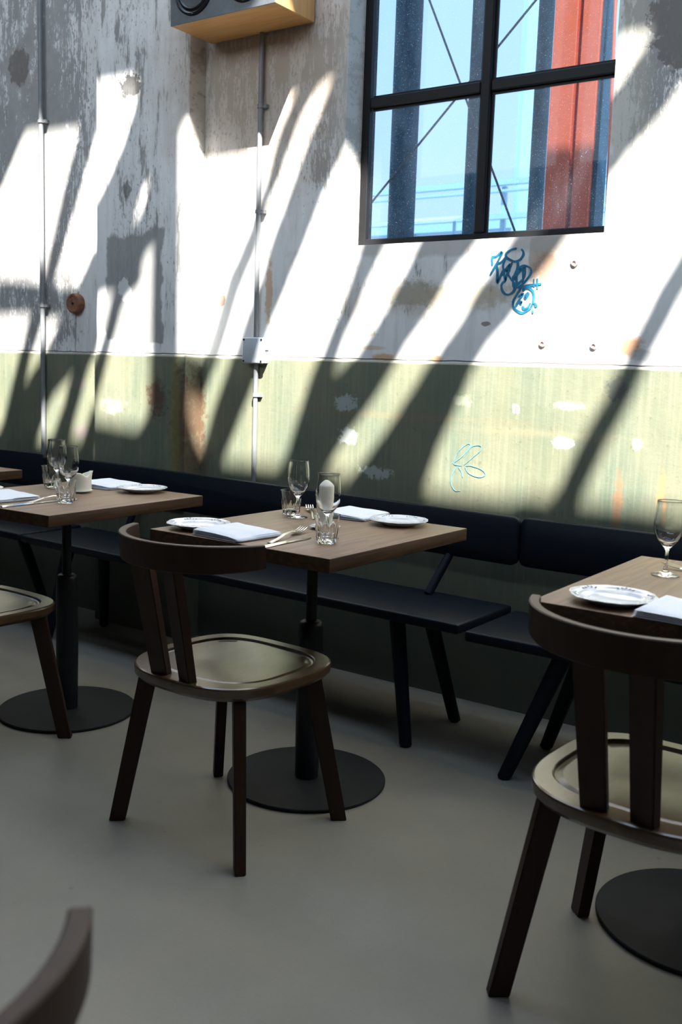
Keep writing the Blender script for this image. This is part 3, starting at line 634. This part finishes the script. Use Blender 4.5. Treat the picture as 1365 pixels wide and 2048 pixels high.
# ------------------------------------------------------------------ benches
def rounded_panel(bm, L, z0, z1, y0, y1, rad=.03):
    pts = []
    for cx, cz, a0 in ((L-rad, z1-rad, 0), (rad, z1-rad, 90), (rad, z0+rad, 180), (L-rad, z0+rad, 270)):
        for k in range(7):
            a_ = math.radians(a0+k*15); pts.append((cx+rad*math.cos(a_), cz+rad*math.sin(a_)))
    e_ = .004
    rings = []
    for y, ins in ((y0, e_), (y0+e_, 0), (y1-e_, 0), (y1, e_)):
        rings.append([bm.verts.new((x+(ins if x < L/2 else -ins), y, z+(ins if z < (z0+z1)/2 else -ins))) for x, z in pts])
    for A, B in zip(rings, rings[1:]):
        for i in range(len(A)): bm.faces.new((A[i], A[(i+1) % len(A)], B[(i+1) % len(A)], B[i]))
    bm.faces.new(rings[0]); bm.faces.new(rings[-1])
def bench(label, x0, y0, L, rz, ys0, bk0, bk1, zt, grp='black benches along the wall', legs=((.22, .21),), bz=.732, tilt=0):
    """x0,y0: left front corner of the seat"""
    t = thing('wall_bench', label, 'bench', (x0, y0, 0), rz, grp)
    bm = bmesh.new(); box(bm, 0, L, 0, .36, zt-.034, zt, .009, 3); obj('seat', bm, M_BENCH, t, 50)
    bx0, bx1, by, rot_ = bk0
    bm = bmesh.new(); rounded_panel(bm, bx1-bx0, bz-.165, bz, 0, .024, .028)
    bp = obj('backrest', bm, M_BENCH, t, 50); bp.location = (bx0, by, 0); bp.rotation_euler = (0, tilt, rot_)
    for (xt, xf) in legs:
        for (yt, yf) in ((.05, -.008), (.24, .30)):
            bm = bmesh.new()
            p, q = Vector((xt, yt, zt-.035)), Vector((xf, yf, .008)); bar(bm, q, p, .0205, .027, n=16, flat_ends=True)
            bar(bm, (xf, yf, 0), (xf, yf, .0078), .014, .020, n=16)
            obj('leg', bm, M_BENCH, t, 50)
    for xs_ in bk1:
        bm = bmesh.new(); bar(bm, (xs_-.01, .30, zt+.0005), (xs_+.012, by+.012+math.tan(rot_)*(xs_-bx0), bz-.1655-tilt*(xs_-bx0)), .0155, .0150, n=14); obj('back_post', bm, M_BENCH, t, 50)
    return t
bench('long black bench behind the centre and left tables', -3.60, -.465, 2.215, -.036, 0, (-.045, 2.200, .322, .031), (1.93, .35), .430, legs=((.27, .20), (1.96, 2.05)), bz=.748, tilt=.0118)
bench('black bench behind the right table', -1.352, -.568, 2.3, 0.0, 0, (-.028, 2.3, .423, 0), (.45, 1.9), .422, legs=((.30, .165), (2.0, 2.12)), bz=.722)
bench('black bench at the far left end of the wall', -5.90, -.43, 2.265, -.01, 0, (0, 2.04, .30, .01), (.4, 1.6), .430, legs=((.3, .2), (1.95, 2.08)), bz=.750)

# ------------------------------------------------------------------ tables
TW, TD, TZ = .6108, .6798, .745
def make_table(label, loc, rz):
    t = thing('bistro_table', label, 'table', (loc[0], loc[1], 0), rz, 'square oak bistro tables')
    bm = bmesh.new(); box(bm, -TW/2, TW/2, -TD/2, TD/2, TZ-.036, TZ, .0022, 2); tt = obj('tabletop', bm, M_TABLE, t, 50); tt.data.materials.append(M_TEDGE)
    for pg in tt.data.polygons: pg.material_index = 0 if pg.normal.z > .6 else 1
    bm = bmesh.new(); lathe(bm, [(.228, 0), (.231, .003), (.231, .009), (.229, .011), (.05, .0115)], 72); obj('base_disc', bm, M_BASE, t, 40)
    bm = bmesh.new(); lathe(bm, [(.034, .0117), (.037, .20), (.0365, .40), (.035, .452), (.0345, .466), (.0315, .474), (.0262, .478), (.0175, .479)], 32); obj('lower_tube', bm, M_STEEL, t, 50)
    bm = bmesh.new(); lathe(bm, [(.0155, .4795), (.0155, TZ-.0475)], 24); obj('column', bm, M_STEEL, t, 50)
    bm = bmesh.new(); box(bm, -.14, .14, -.14, .14, TZ-.047, TZ-.0365, .002, 1); obj('mounting_plate', bm, M_STEEL, t)
    return t
T1 = (-1.6405, -.9596); T2 = (-2.6311, -1.0139); T3 = (-.4873, -1.031); T4 = (-3.676, -.965)
tb = make_table('oak bistro table in the centre with a tall candle', T1, -.0129)
dup(tb, 'oak bistro table left of centre with a short melted candle', (T2[0], T2[1], 0), .0352)
dup(tb, 'oak bistro table at the right edge of the picture', (T3[0], T3[1], 0), 0)
dup(tb, 'oak bistro table at the far left, only its corner in view', (T4[0], T4[1], 0), .02)

# ------------------------------------------------------------------ chairs
SZ = .437
def superout(t_, a, bf, bb, nf=3.6, nb=2.7):
    s, k = math.sin(t_), math.cos(t_); n_ = nf if s > 0 else nb; b_ = bf if s > 0 else bb
    return (a*math.copysign(abs(k)**(2/n_), k), b_*math.copysign(abs(s)**(2/n_), s))
def make_chair(label, loc, rz):
    t = thing('dining_chair', label, 'chair', (loc[0], loc[1], 0), rz, 'dark wooden chairs at the tables')
    # seat with a carved groove round a shallow dish
    bm = bmesh.new(); N = 96
    A, BF, BB = .226, .222, .226
    prof = [(-.060, SZ-.036, 0), (-.010, SZ-.034, 0), (-.001, SZ-.024, 0), (0, SZ-.006, 0), (-.0015, SZ-.002, 0), (-.005, SZ, 0), (-.034, SZ, 1), (-.036, SZ-.0012, 1), (-.039, SZ-.006, 1), (-.043, SZ-.0072, 1), (-.048, SZ-.0055, 1), (-.053, SZ-.0030, 1), (-.075, SZ-.0030, 1), (-.12, SZ-.0045, 1), (-.17, SZ-.006, 1)]
    rings = []
    for ins, z, inner in prof:
        ring = []
        for i in range(N):
            th = 2*PI*i/N
            sh = .018 if inner else 0
            x, y = superout(th, A+ins, BF+ins, BB+ins-sh, 3.6 if not inner else 3.4, 2.7 if not inner else 2.9)
            ring.append(bm.verts.new((x, y, z)))
        rings.append(ring)
    for P_, Q_ in zip(rings, rings[1:]):
        for i in range(N): bm.faces.new((P_[i], P_[(i+1) % N], Q_[(i+1) % N], Q_[i]))
    bm.faces.new(rings[0]); c_ = bm.verts.new((0, 0, SZ-.0075))
    for i in range(N): bm.faces.new((rings[-1][i], rings[-1][(i+1) % N], c_))
    obj('seat', bm, M_SEAT, t, 24)
    # legs: rectangular section turned to the corner
    for sx_ in (-1, 1):
        for sy_ in (-1, 1):
            foot = Vector((sx_*(.223 if sy_ > 0 else .218), sy_*.192, 0)); top = Vector((sx_*.158, sy_*.140, SZ-.0365))
            rad_ = Vector((sx_*.75, sy_*.66, 0)).normalized()
            bm = bmesh.new(); bar(bm, foot, top, 1.0, 1.12, square=(.0205, .0135), axis=tuple(rad_.cross(Vector((0, 0, 1)))), flat_ends=True)
            bmesh.ops.bevel(bm, geom=bm.edges[:], offset=.0022, segments=2, affect='EDGES')
            obj('leg', bm, M_CHAIR, t, 40)
    # crest rail: curved band
    bm = bmesh.new(); K = 40; HW, YM, YT, ZT, CH, TK = .227, -.302, -.136, .784, .066, .0185
    prev = None
    for i in range(K+1):
        s_ = -1+2*i/K; ang = s_*math.radians(74)
        x = HW*math.sin(ang)/math.sin(math.radians(74)); y = YM+(YT-YM)*(1-math.cos(ang))/(1-math.cos(math.radians(74)))
        dx = HW*math.cos(ang)/math.sin(math.radians(74)); dy = (YT-YM)*math.sin(ang)/(1-math.cos(math.radians(74)))
        nn = Vector((-dy, dx)).normalized()       # inward
        zb = ZT-CH+.010*max(0, abs(s_)-.55)/.45
        bv = .0022
        sec = [(0, zb+bv), (bv, zb), (TK-bv, zb), (TK, zb+bv), (TK, ZT-bv), (TK-bv, ZT), (bv, ZT), (0, ZT-bv)]
        lean = .10
        q = [bm.verts.new((x+nn.x*d_, y+nn.y*d_-(z_-ZT)*lean*-1*(-1), z_)) for d_, z_ in sec]
        if prev:
            for k in range(8): bm.faces.new((prev[k], prev[(k+1) % 8], q[(k+1) % 8], q[k]))
        else: bm.faces.new(q)
        prev = q
    bm.faces.new(prev); obj('crest_rail', bm, M_CHAIR, t, 40)
    # two upright slats
    for s_ in (-1, 1):
        lo = Vector((s_*.046, -.200, SZ-.004)); hi = Vector((s_*.050, -.263, ZT-CH+.012))
        ax = Vector((1, -s_*.22, 0))
        bm = bmesh.new(); bar(bm, lo, hi, 0.92, 1.05, square=(.0125, .0255), axis=tuple(ax), flat_ends=True)
        bmesh.ops.bevel(bm, geom=bm.edges[:], offset=.002, segments=2, affect='EDGES')
        obj('back_slat', bm, M_CHAIR, t, 40)
    return t
ch1 = make_chair('dark wooden chair with curved back at the centre table', (-1.647, -1.297), -.035)
dup(ch1, 'dark wooden chair at the right table, cut by the right edge', (-.510, -1.361, 0), -.055)
dup(ch1, 'dark wooden chair at the left table, only seat and front leg in view', (-2.667, -1.368, 0), -.045)
dup(ch1, 'blurred dark chair back tip in the bottom left corner', (-.764, -2.868, 0), math.radians(63))

# ------------------------------------------------------------------ tableware
def loc_on(T, rz, x, y, z=TZ):
    c_, s_ = math.cos(rz), math.sin(rz); return (T[0]+c_*x-s_*y, T[1]+s_*x+c_*y, z+.0004)
RZ1, RZ2, RZ3 = -.0129, .0352, 0.0
def wine_glass(label, loc):
    bm = bmesh.new()
    prof = [(.0001, .0), (.024, .0), (.0315, .0008), (.0322, .0016), (.031, .0024), (.020, .0042), (.009, .008), (.0046, .016), (.0040, .035), (.0042, .056), (.0065, .063), (.0140, .072), (.0235, .082), (.0305, .096), (.0338, .112), (.0338, .128), (.0322, .148), (.0302, .165), (.0299, .1725), (.0298, .1735),
            (.0295, .1739), (.0291, .1739), (.0288, .1734), (.0288, .1725), (.0291, .165), (.0311, .148), (.0326, .128), (.0326, .112), (.0293, .0965), (.0223, .0832), (.0125, .0742), (.005, .0705), (.0001, .0695)]
    lathe(bm, prof, 40, cap0=False, cap1=False)
    o = tag(obj('wine_glass', bm, M_GLASS, None, 32), label, 'glass', 'stemmed wine glasses on the tables'); o.location = loc; return o
def tumbler(label, loc, rz=0):
    bm = bmesh.new(); nf = 9
    def rad(t_, z, rr):
        k = max(0, min(1, (z-.001)/.004))*max(0, min(1, (.050-z)/.006))
        a_ = (t_ % (2*PI/nf))-PI/nf; poly = math.cos(PI/nf)/math.cos(a_)
        return 1+(poly/((1+math.cos(PI/nf))/2)-1)*k*1.6
    out = [(.0001, 0), (.0235, 0), (.0250, .002), (.0262, .010), (.0285, .030), (.0302, .044), (.0300, .050), (.0307, .054), (.0335, .0735), (.0338, .0750)]
    inn = [(.0322, .0750), (.0318, .0730), (.0290, .054), (.0270, .042), (.0240, .020), (.0215, .0145), (.0001, .0130)]
    lathe(bm, out+inn, 72, rad=lambda t_, z, rr: 1.0, cap0=False, cap1=False)
    # facet the outside only
    for v in bm.verts:
        d_ = math.hypot(v.co.x, v.co.y)
        if v.co.z < .051 and d_ > .0001:
            z = v.co.z; ro = .0235+(.0302-.0235)*min(1, z/.044)
            if d_ > ro*.96 or z < .002:
                k = rad(math.atan2(v.co.y, v.co.x) % (2*PI), z, 1); v.co.x *= k; v.co.y *= k
    o = tag(obj('tumbler', bm, M_GLASS, None, 28), label, 'glass', 'faceted water tumblers on the tables'); o.location = loc; o.rotation_euler = (0, 0, rz); return o
def make_plate(label, loc):
    t = thing('side_plate', label, 'plate', loc, 0, 'white side plates on the tables'); t.scale = (1.04, 1.04, 1.04)
    def rad(t_, z, rr):
        k = max(0, (rr-.062)/.022)
        return 1+k*(.018*math.cos(t_*6)+.010*math.cos(t_*18))
    bm = bmesh.new()
    top = [(.0840, .0150), (.0838, .0162), (.0825, .0166), (.080, .0160), (.0775, .0158), (.070, .0128), (.0640, .0105), (.0625, .0108), (.0605, .0100), (.056, .0070), (.050, .0046), (.0485, .0048), (.047, .0042), (.0001, .0040)]
    bot = [(.0001, .0015), (.040, .0015), (.041, .0), (.044, .0), (.045, .0016), (.055, .0040), (.066, .0090), (.080, .0138), (.0840, .0150)]
    lathe(bm, bot[::1]+top[1:], 144, rad=rad, cap0=False, cap1=False); obj('dish', bm, M_PORC, t, 60)
    # moulded scroll relief on the rim
    bm = bmesh.new()
    for k in range(6):
        a0 = PI/6+k*PI/3
        for j in (-2, -1, 0, 1, 2):
            a_ = a0+j*.11; rr = .0765-abs(j)*.0022
            m_ = Matrix.Translation((rr*math.cos(a_), rr*math.sin(a_), .0158-.0007*abs(j))) @ Matrix.Rotation(a_+j*.4, 4, 'Z') @ Matrix.Diagonal((.0052-.0006*abs(j), .0022, .0014, 1))
            bmesh.ops.create_icosphere(bm, subdivisions=1, radius=1, matrix=m_)
    obj('rim_relief', bm, M_PORC, t, 0)['kind'] = 'stuff'
    return t
def make_candle(label, loc, h, R_, melted=False):
    bm = bmesh.new(); N = 40
    def topz(a_, rr):
        if not melted: return h-.017*(rr/R_)**1.6
        z = h-.010*(.5+.5*math.cos(a_-2.2))-.011*math.exp(-((((a_+.15+PI) % (2*PI))-PI)/.40)**2)+.012*math.exp(-((((a_-.61+PI) % (2*PI))-PI)/.24)**2)
        return z-(0 if rr > R_*.8 else .012*(1-rr/R_))
    rings = [[bm.verts.new((R_*math.cos(2*PI*i/N), R_*math.sin(2*PI*i/N), 0)) for i in range(N)]]
    rl = [1.0]*7 + [.985, .94, .85, .7, .5, .3, .12]
    for k, q in enumerate(rl):
        ring = []
        for i in range(N):
            a_ = 2*PI*i/N; rr = R_*q; zt = topz(a_, rr)
            z = (zt-.004)*(k+1)/7 if k < 7 else zt - (0.0015 if k == 7 else 0)
            flare = 0
            if melted and k in (5, 6, 7, 8): flare = .006*math.exp(-((((a_-.61+PI) % (2*PI))-PI)/.25)**2)*(k-4)/3
            ring.append(bm.verts.new(((rr+flare)*math.cos(a_), (rr+flare)*math.sin(a_), z)))
        rings.append(ring)
    for P_, Q_ in zip(rings, rings[1:]):
        for i in range(N): bm.faces.new((P_[i], P_[(i+1) % N], Q_[(i+1) % N], Q_[i]))
    bm.faces.new(rings[0]); bm.faces.new(rings[-1])
    t = thing('pillar_candle', label, 'candle', loc)
    obj('wax', bm, M_WAX, t, 50)
    zc = topz(0, 0); bm = bmesh.new(); bar(bm, (0, 0, zc-.004), (.001, 0, zc+(.006 if not melted else .008)), .0009, n=8); obj('wick', bm, M_DARK, t)
    return t
def saucer(label, loc, s=1.0):
    bm = bmesh.new()
    prof = [(.0001, 0), (.026, 0), (.030, .0012), (.040, .0045), (.0435, .0070), (.0440, .0078), (.0432, .0082), (.039, .0062), (.031, .0034), (.029, .0028), (.0001, .0028)]
    lathe(bm, [(a*s, b_) for a, b_ in prof], 64, rad=lambda t_, z, rr: 1+(.012*math.cos(t_*10) if rr > .036 else 0), cap0=False, cap1=False)
    o = tag(obj('candle_saucer', bm, M_PORC, None, 60), label, 'saucer', 'small saucers under the candles'); o.location = loc; return o
def napkin(label, loc, rz, w=.165, d=.165, seed=1):
    """cloth folded in four leaves, the fold at the left (-x) edge"""
    t = thing('napkin', label, 'napkin', loc, rz, 'folded white napkins on the tables')
    heights = [0, .0042, .0084, .0126]
    for li in range(4):
        bm = bmesh.new(); NX, NY = 22, 16
        ox = random.uniform(-.003, .003); oy = random.uniform(-.003, .003); sh = (3-li)*.003
        def surf(u_, v_, up):
            x = (u_-.5)*(w+sh)+ox*(u_); y = (v_-.5)*(d+sh*.5)+oy*(v_-.5)
            edge = min(u_, 1-u_, v_, 1-v_)
            rnd = .0019*(1-math.sqrt(max(0, 1-(1-min(1, edge/.025))**2)))
            puff = (.0045*math.exp(-(u_/.18)**2)+.0015)*(li/3)*(1-math.exp(-(edge/.06)))
            wav = .0010*noise.noise(Vector((x*30+seed, y*30, li*.3+seed)))*min(1, edge/.08)
            cor = -.0030*(u_**4)*(v_ < .4)*(li/3)
            z = heights[li]*(1-.25*u_**3)+puff*1.0+wav*(li+1)/3+max(cor, -heights[li]*.2)
            # edges of upper leaves droop at the fold
            z = z if li == 0 else z - .0012*li*(1-min(1, u_/.03))*0
            return (x, y, max(.0002, z)+(.0038-rnd if up else rnd))
        T_ = [[bm.verts.new(surf(i/NX, j/NY, True)) for j in range(NY+1)] for i in range(NX+1)]
        B_ = [[bm.verts.new(surf(i/NX, j/NY, False)) for j in range(NY+1)] for i in range(NX+1)]
        for i in range(NX):
            for j in range(NY):
                bm.faces.new((T_[i][j], T_[i+1][j], T_[i+1][j+1], T_[i][j+1])); bm.faces.new((B_[i][j], B_[i][j+1], B_[i+1][j+1], B_[i+1][j]))
        for i in range(NX):
            bm.faces.new((T_[i][0], B_[i][0], B_[i+1][0], T_[i+1][0])); bm.faces.new((T_[i][NY], T_[i+1][NY], B_[i+1][NY], B_[i][NY]))
        for j in range(NY):
            bm.faces.new((T_[0][j], T_[0][j+1], B_[0][j+1], B_[0][j])); bm.faces.new((T_[NX][j], B_[NX][j], B_[NX][j+1], T_[NX][j+1]))
        obj('folded_leaf', bm, M_LINEN, t, 70)
    return t
def ribbon(bm, path, tk=.0022):
    """path: list of (y, z, halfwidth); flat bar with rounded look along +y"""
    prev = None
    for (y, z, hw) in path:
        q = [bm.verts.new(p) for p in ((-hw, y, z), (-hw*.6, y, z+tk), (hw*.6, y, z+tk), (hw, y, z), (hw*.6, y, z-tk*.3), (-hw*.6, y, z-tk*.3))]
        if prev:
            for k in range(6): bm.faces.new((prev[k], prev[(k+1) % 6], q[(k+1) % 6], q[k]))
        else: bm.faces.new(q)
        prev = q
    bm.faces.new(prev)
def make_fork(label, loc, rz):
    t = thing('fork', label, 'fork', loc, rz, 'dinner forks on the tables')
    bm = bmesh.new(); ribbon(bm, [(-.10, .0008, .005), (-.095, .001, .0062), (-.06, .0035, .0052), (-.02, .0085, .0036), (.02, .0105, .0029), (.035, .0085, .0034), (.042, .0065, .0065), (.050, .0050, .0112), (.060, .0042, .0122), (.064, .0042, .0122)]); obj('handle', bm, M_METAL, t, 50)
    for k in range(4):
        x = (-.0095+k*.00633); bm = bmesh.new(); pv = None
        for (y, z, hw) in ((.0635, .0042, .0018), (.080, .0052, .0017), (.098, .0088, .0014), (.106, .0115, .0007)):
            q = [bm.verts.new(p) for p in ((x-hw, y, z), (x-hw, y, z+.0017), (x+hw, y, z+.0017), (x+hw, y, z))]
            if pv:
                for i in range(4): bm.faces.new((pv[i], pv[(i+1) % 4], q[(i+1) % 4], q[i]))
            else: bm.faces.new(q)
            pv = q
        bm.faces.new(pv); obj('tine', bm, M_METAL, t)
    return t
def make_knife(label, loc, rz):
    t = thing('table_knife', label, 'knife', loc, rz, 'table knives on the tables')
    bm = bmesh.new(); ribbon(bm, [(-.115, .0012, .004), (-.11, .0014, .0068), (-.06, .0018, .0062), (-.005, .002, .0050), (.003, .002, .0042)], .0042); obj('handle', bm, M_METAL, t, 50)
    bm = bmesh.new(); pv = None
    for (y, a_, b_) in ((.003, -.0042, .0042), (.012, -.0050, .0062), (.06, -.0050, .0078), (.09, -.0045, .0070), (.104, -.003, .003), (.108, -.0012, .0006)):
        q = [bm.verts.new(p) for p in ((a_, y, .0010), (a_, y, .0026), (b_, y, .0020), (b_, y, .0012))]
        if pv:
            for i in range(4): bm.faces.new((pv[i], pv[(i+1) % 4], q[(i+1) % 4], q[i]))
        else: bm.faces.new(q)
        pv = q
    bm.faces.new(pv); obj('blade', bm, M_METAL, t)
    return t

L = lambda x, y, z=TZ: loc_on(T1, RZ1, x, y, z)
wine_glass('wine glass on the centre table in front of the candle', L(.128, -.112))
wine_glass('wine glass on the centre table, left of the candle near the wall', L(-.160, .128))
tumbler('faceted tumbler on the centre table nearest the front corner', L(.168, -.166), .2)
tumbler('faceted tumbler on the centre table behind the rear wine glass', L(-.217, .168), .5)
cs = saucer('white saucer under the tall candle on the centre table', L(.022, .022))
make_candle('tall cream pillar candle with a pointed top on the centre table', L(.018, .028, TZ+.0030), .135, .0255)
pl = make_plate('white scalloped plate at the front left of the centre table', L(-.222, -.236))
dup(pl, 'white scalloped plate on the wall side of the centre table', L(.128, .246))
napkin('folded white napkin on the front of the centre table', L(-.066, -.250), -.08, .165, .165, 1)
napkin('folded white napkin on the wall side of the centre table', L(-.055, .285), .05, .15, .165, 2)
fk = make_fork('fork resting beside the napkin at the front of the centre table', L(.043, -.176), .25); fk.scale = (1.12, 1.12, 1.12)
kn = make_knife('knife beside the fork at the front of the centre table', L(.098, -.245), .02)
dup(fk, 'fork on the wall side of the centre table behind the candle', L(-.172, .215), PI/2*.45)
L = lambda x, y, z=TZ: loc_on(T2, RZ2, x, y, z)
wine_glass('wine glass on the left table nearest the camera', L(.078, -.060))
wine_glass('wine glass on the left table behind the other wine glass', L(-.165, .105))
tumbler('faceted tumbler on the left table nearest the camera', L(.132, -.120), .1)
tumbler('faceted tumbler on the left table behind the wine glasses', L(-.222, .128), .3)
saucer('white saucer under the short melted candle on the left table', L(-.040, .095))
make_candle('short melted cream candle with a curled lip on the left table', L(-.036, .099, TZ+.0030), .066, .0345, True)
dup(pl, 'white scalloped plate on the wall side of the left table', L(.092, .262))
dup(pl, 'white plate at the left edge of the picture on the left table', L(-.262, -.160))
napkin('folded white napkin on the wall side of the left table', L(-.095, .285), .05, .16, .165, 3)
napkin('folded white napkin at the front of the left table, cut by the picture edge', L(-.075, -.200), -.06, .17, .165, 4)
dup(fk, 'fork at the front of the left table', L(.050, -.120), .20)
dup(kn, 'knife at the front of the left table', L(.085, -.215), .03)
L = lambda x, y, z=TZ: loc_on(T3, RZ3, x, y, z)
wine_glass('wine glass on the right table at the right edge of the picture', L(-.178, .122))
dup(pl, 'white scalloped plate on the right table', L(-.172, -.242))
napkin('folded white napkin on the right table cut by the picture edge', L(-.010, -.262), -.04, .165, .165, 5)
dup(fk, 'fork tip on the right table behind the wine glass foot', L(-.095, .200), PI/2*.9)
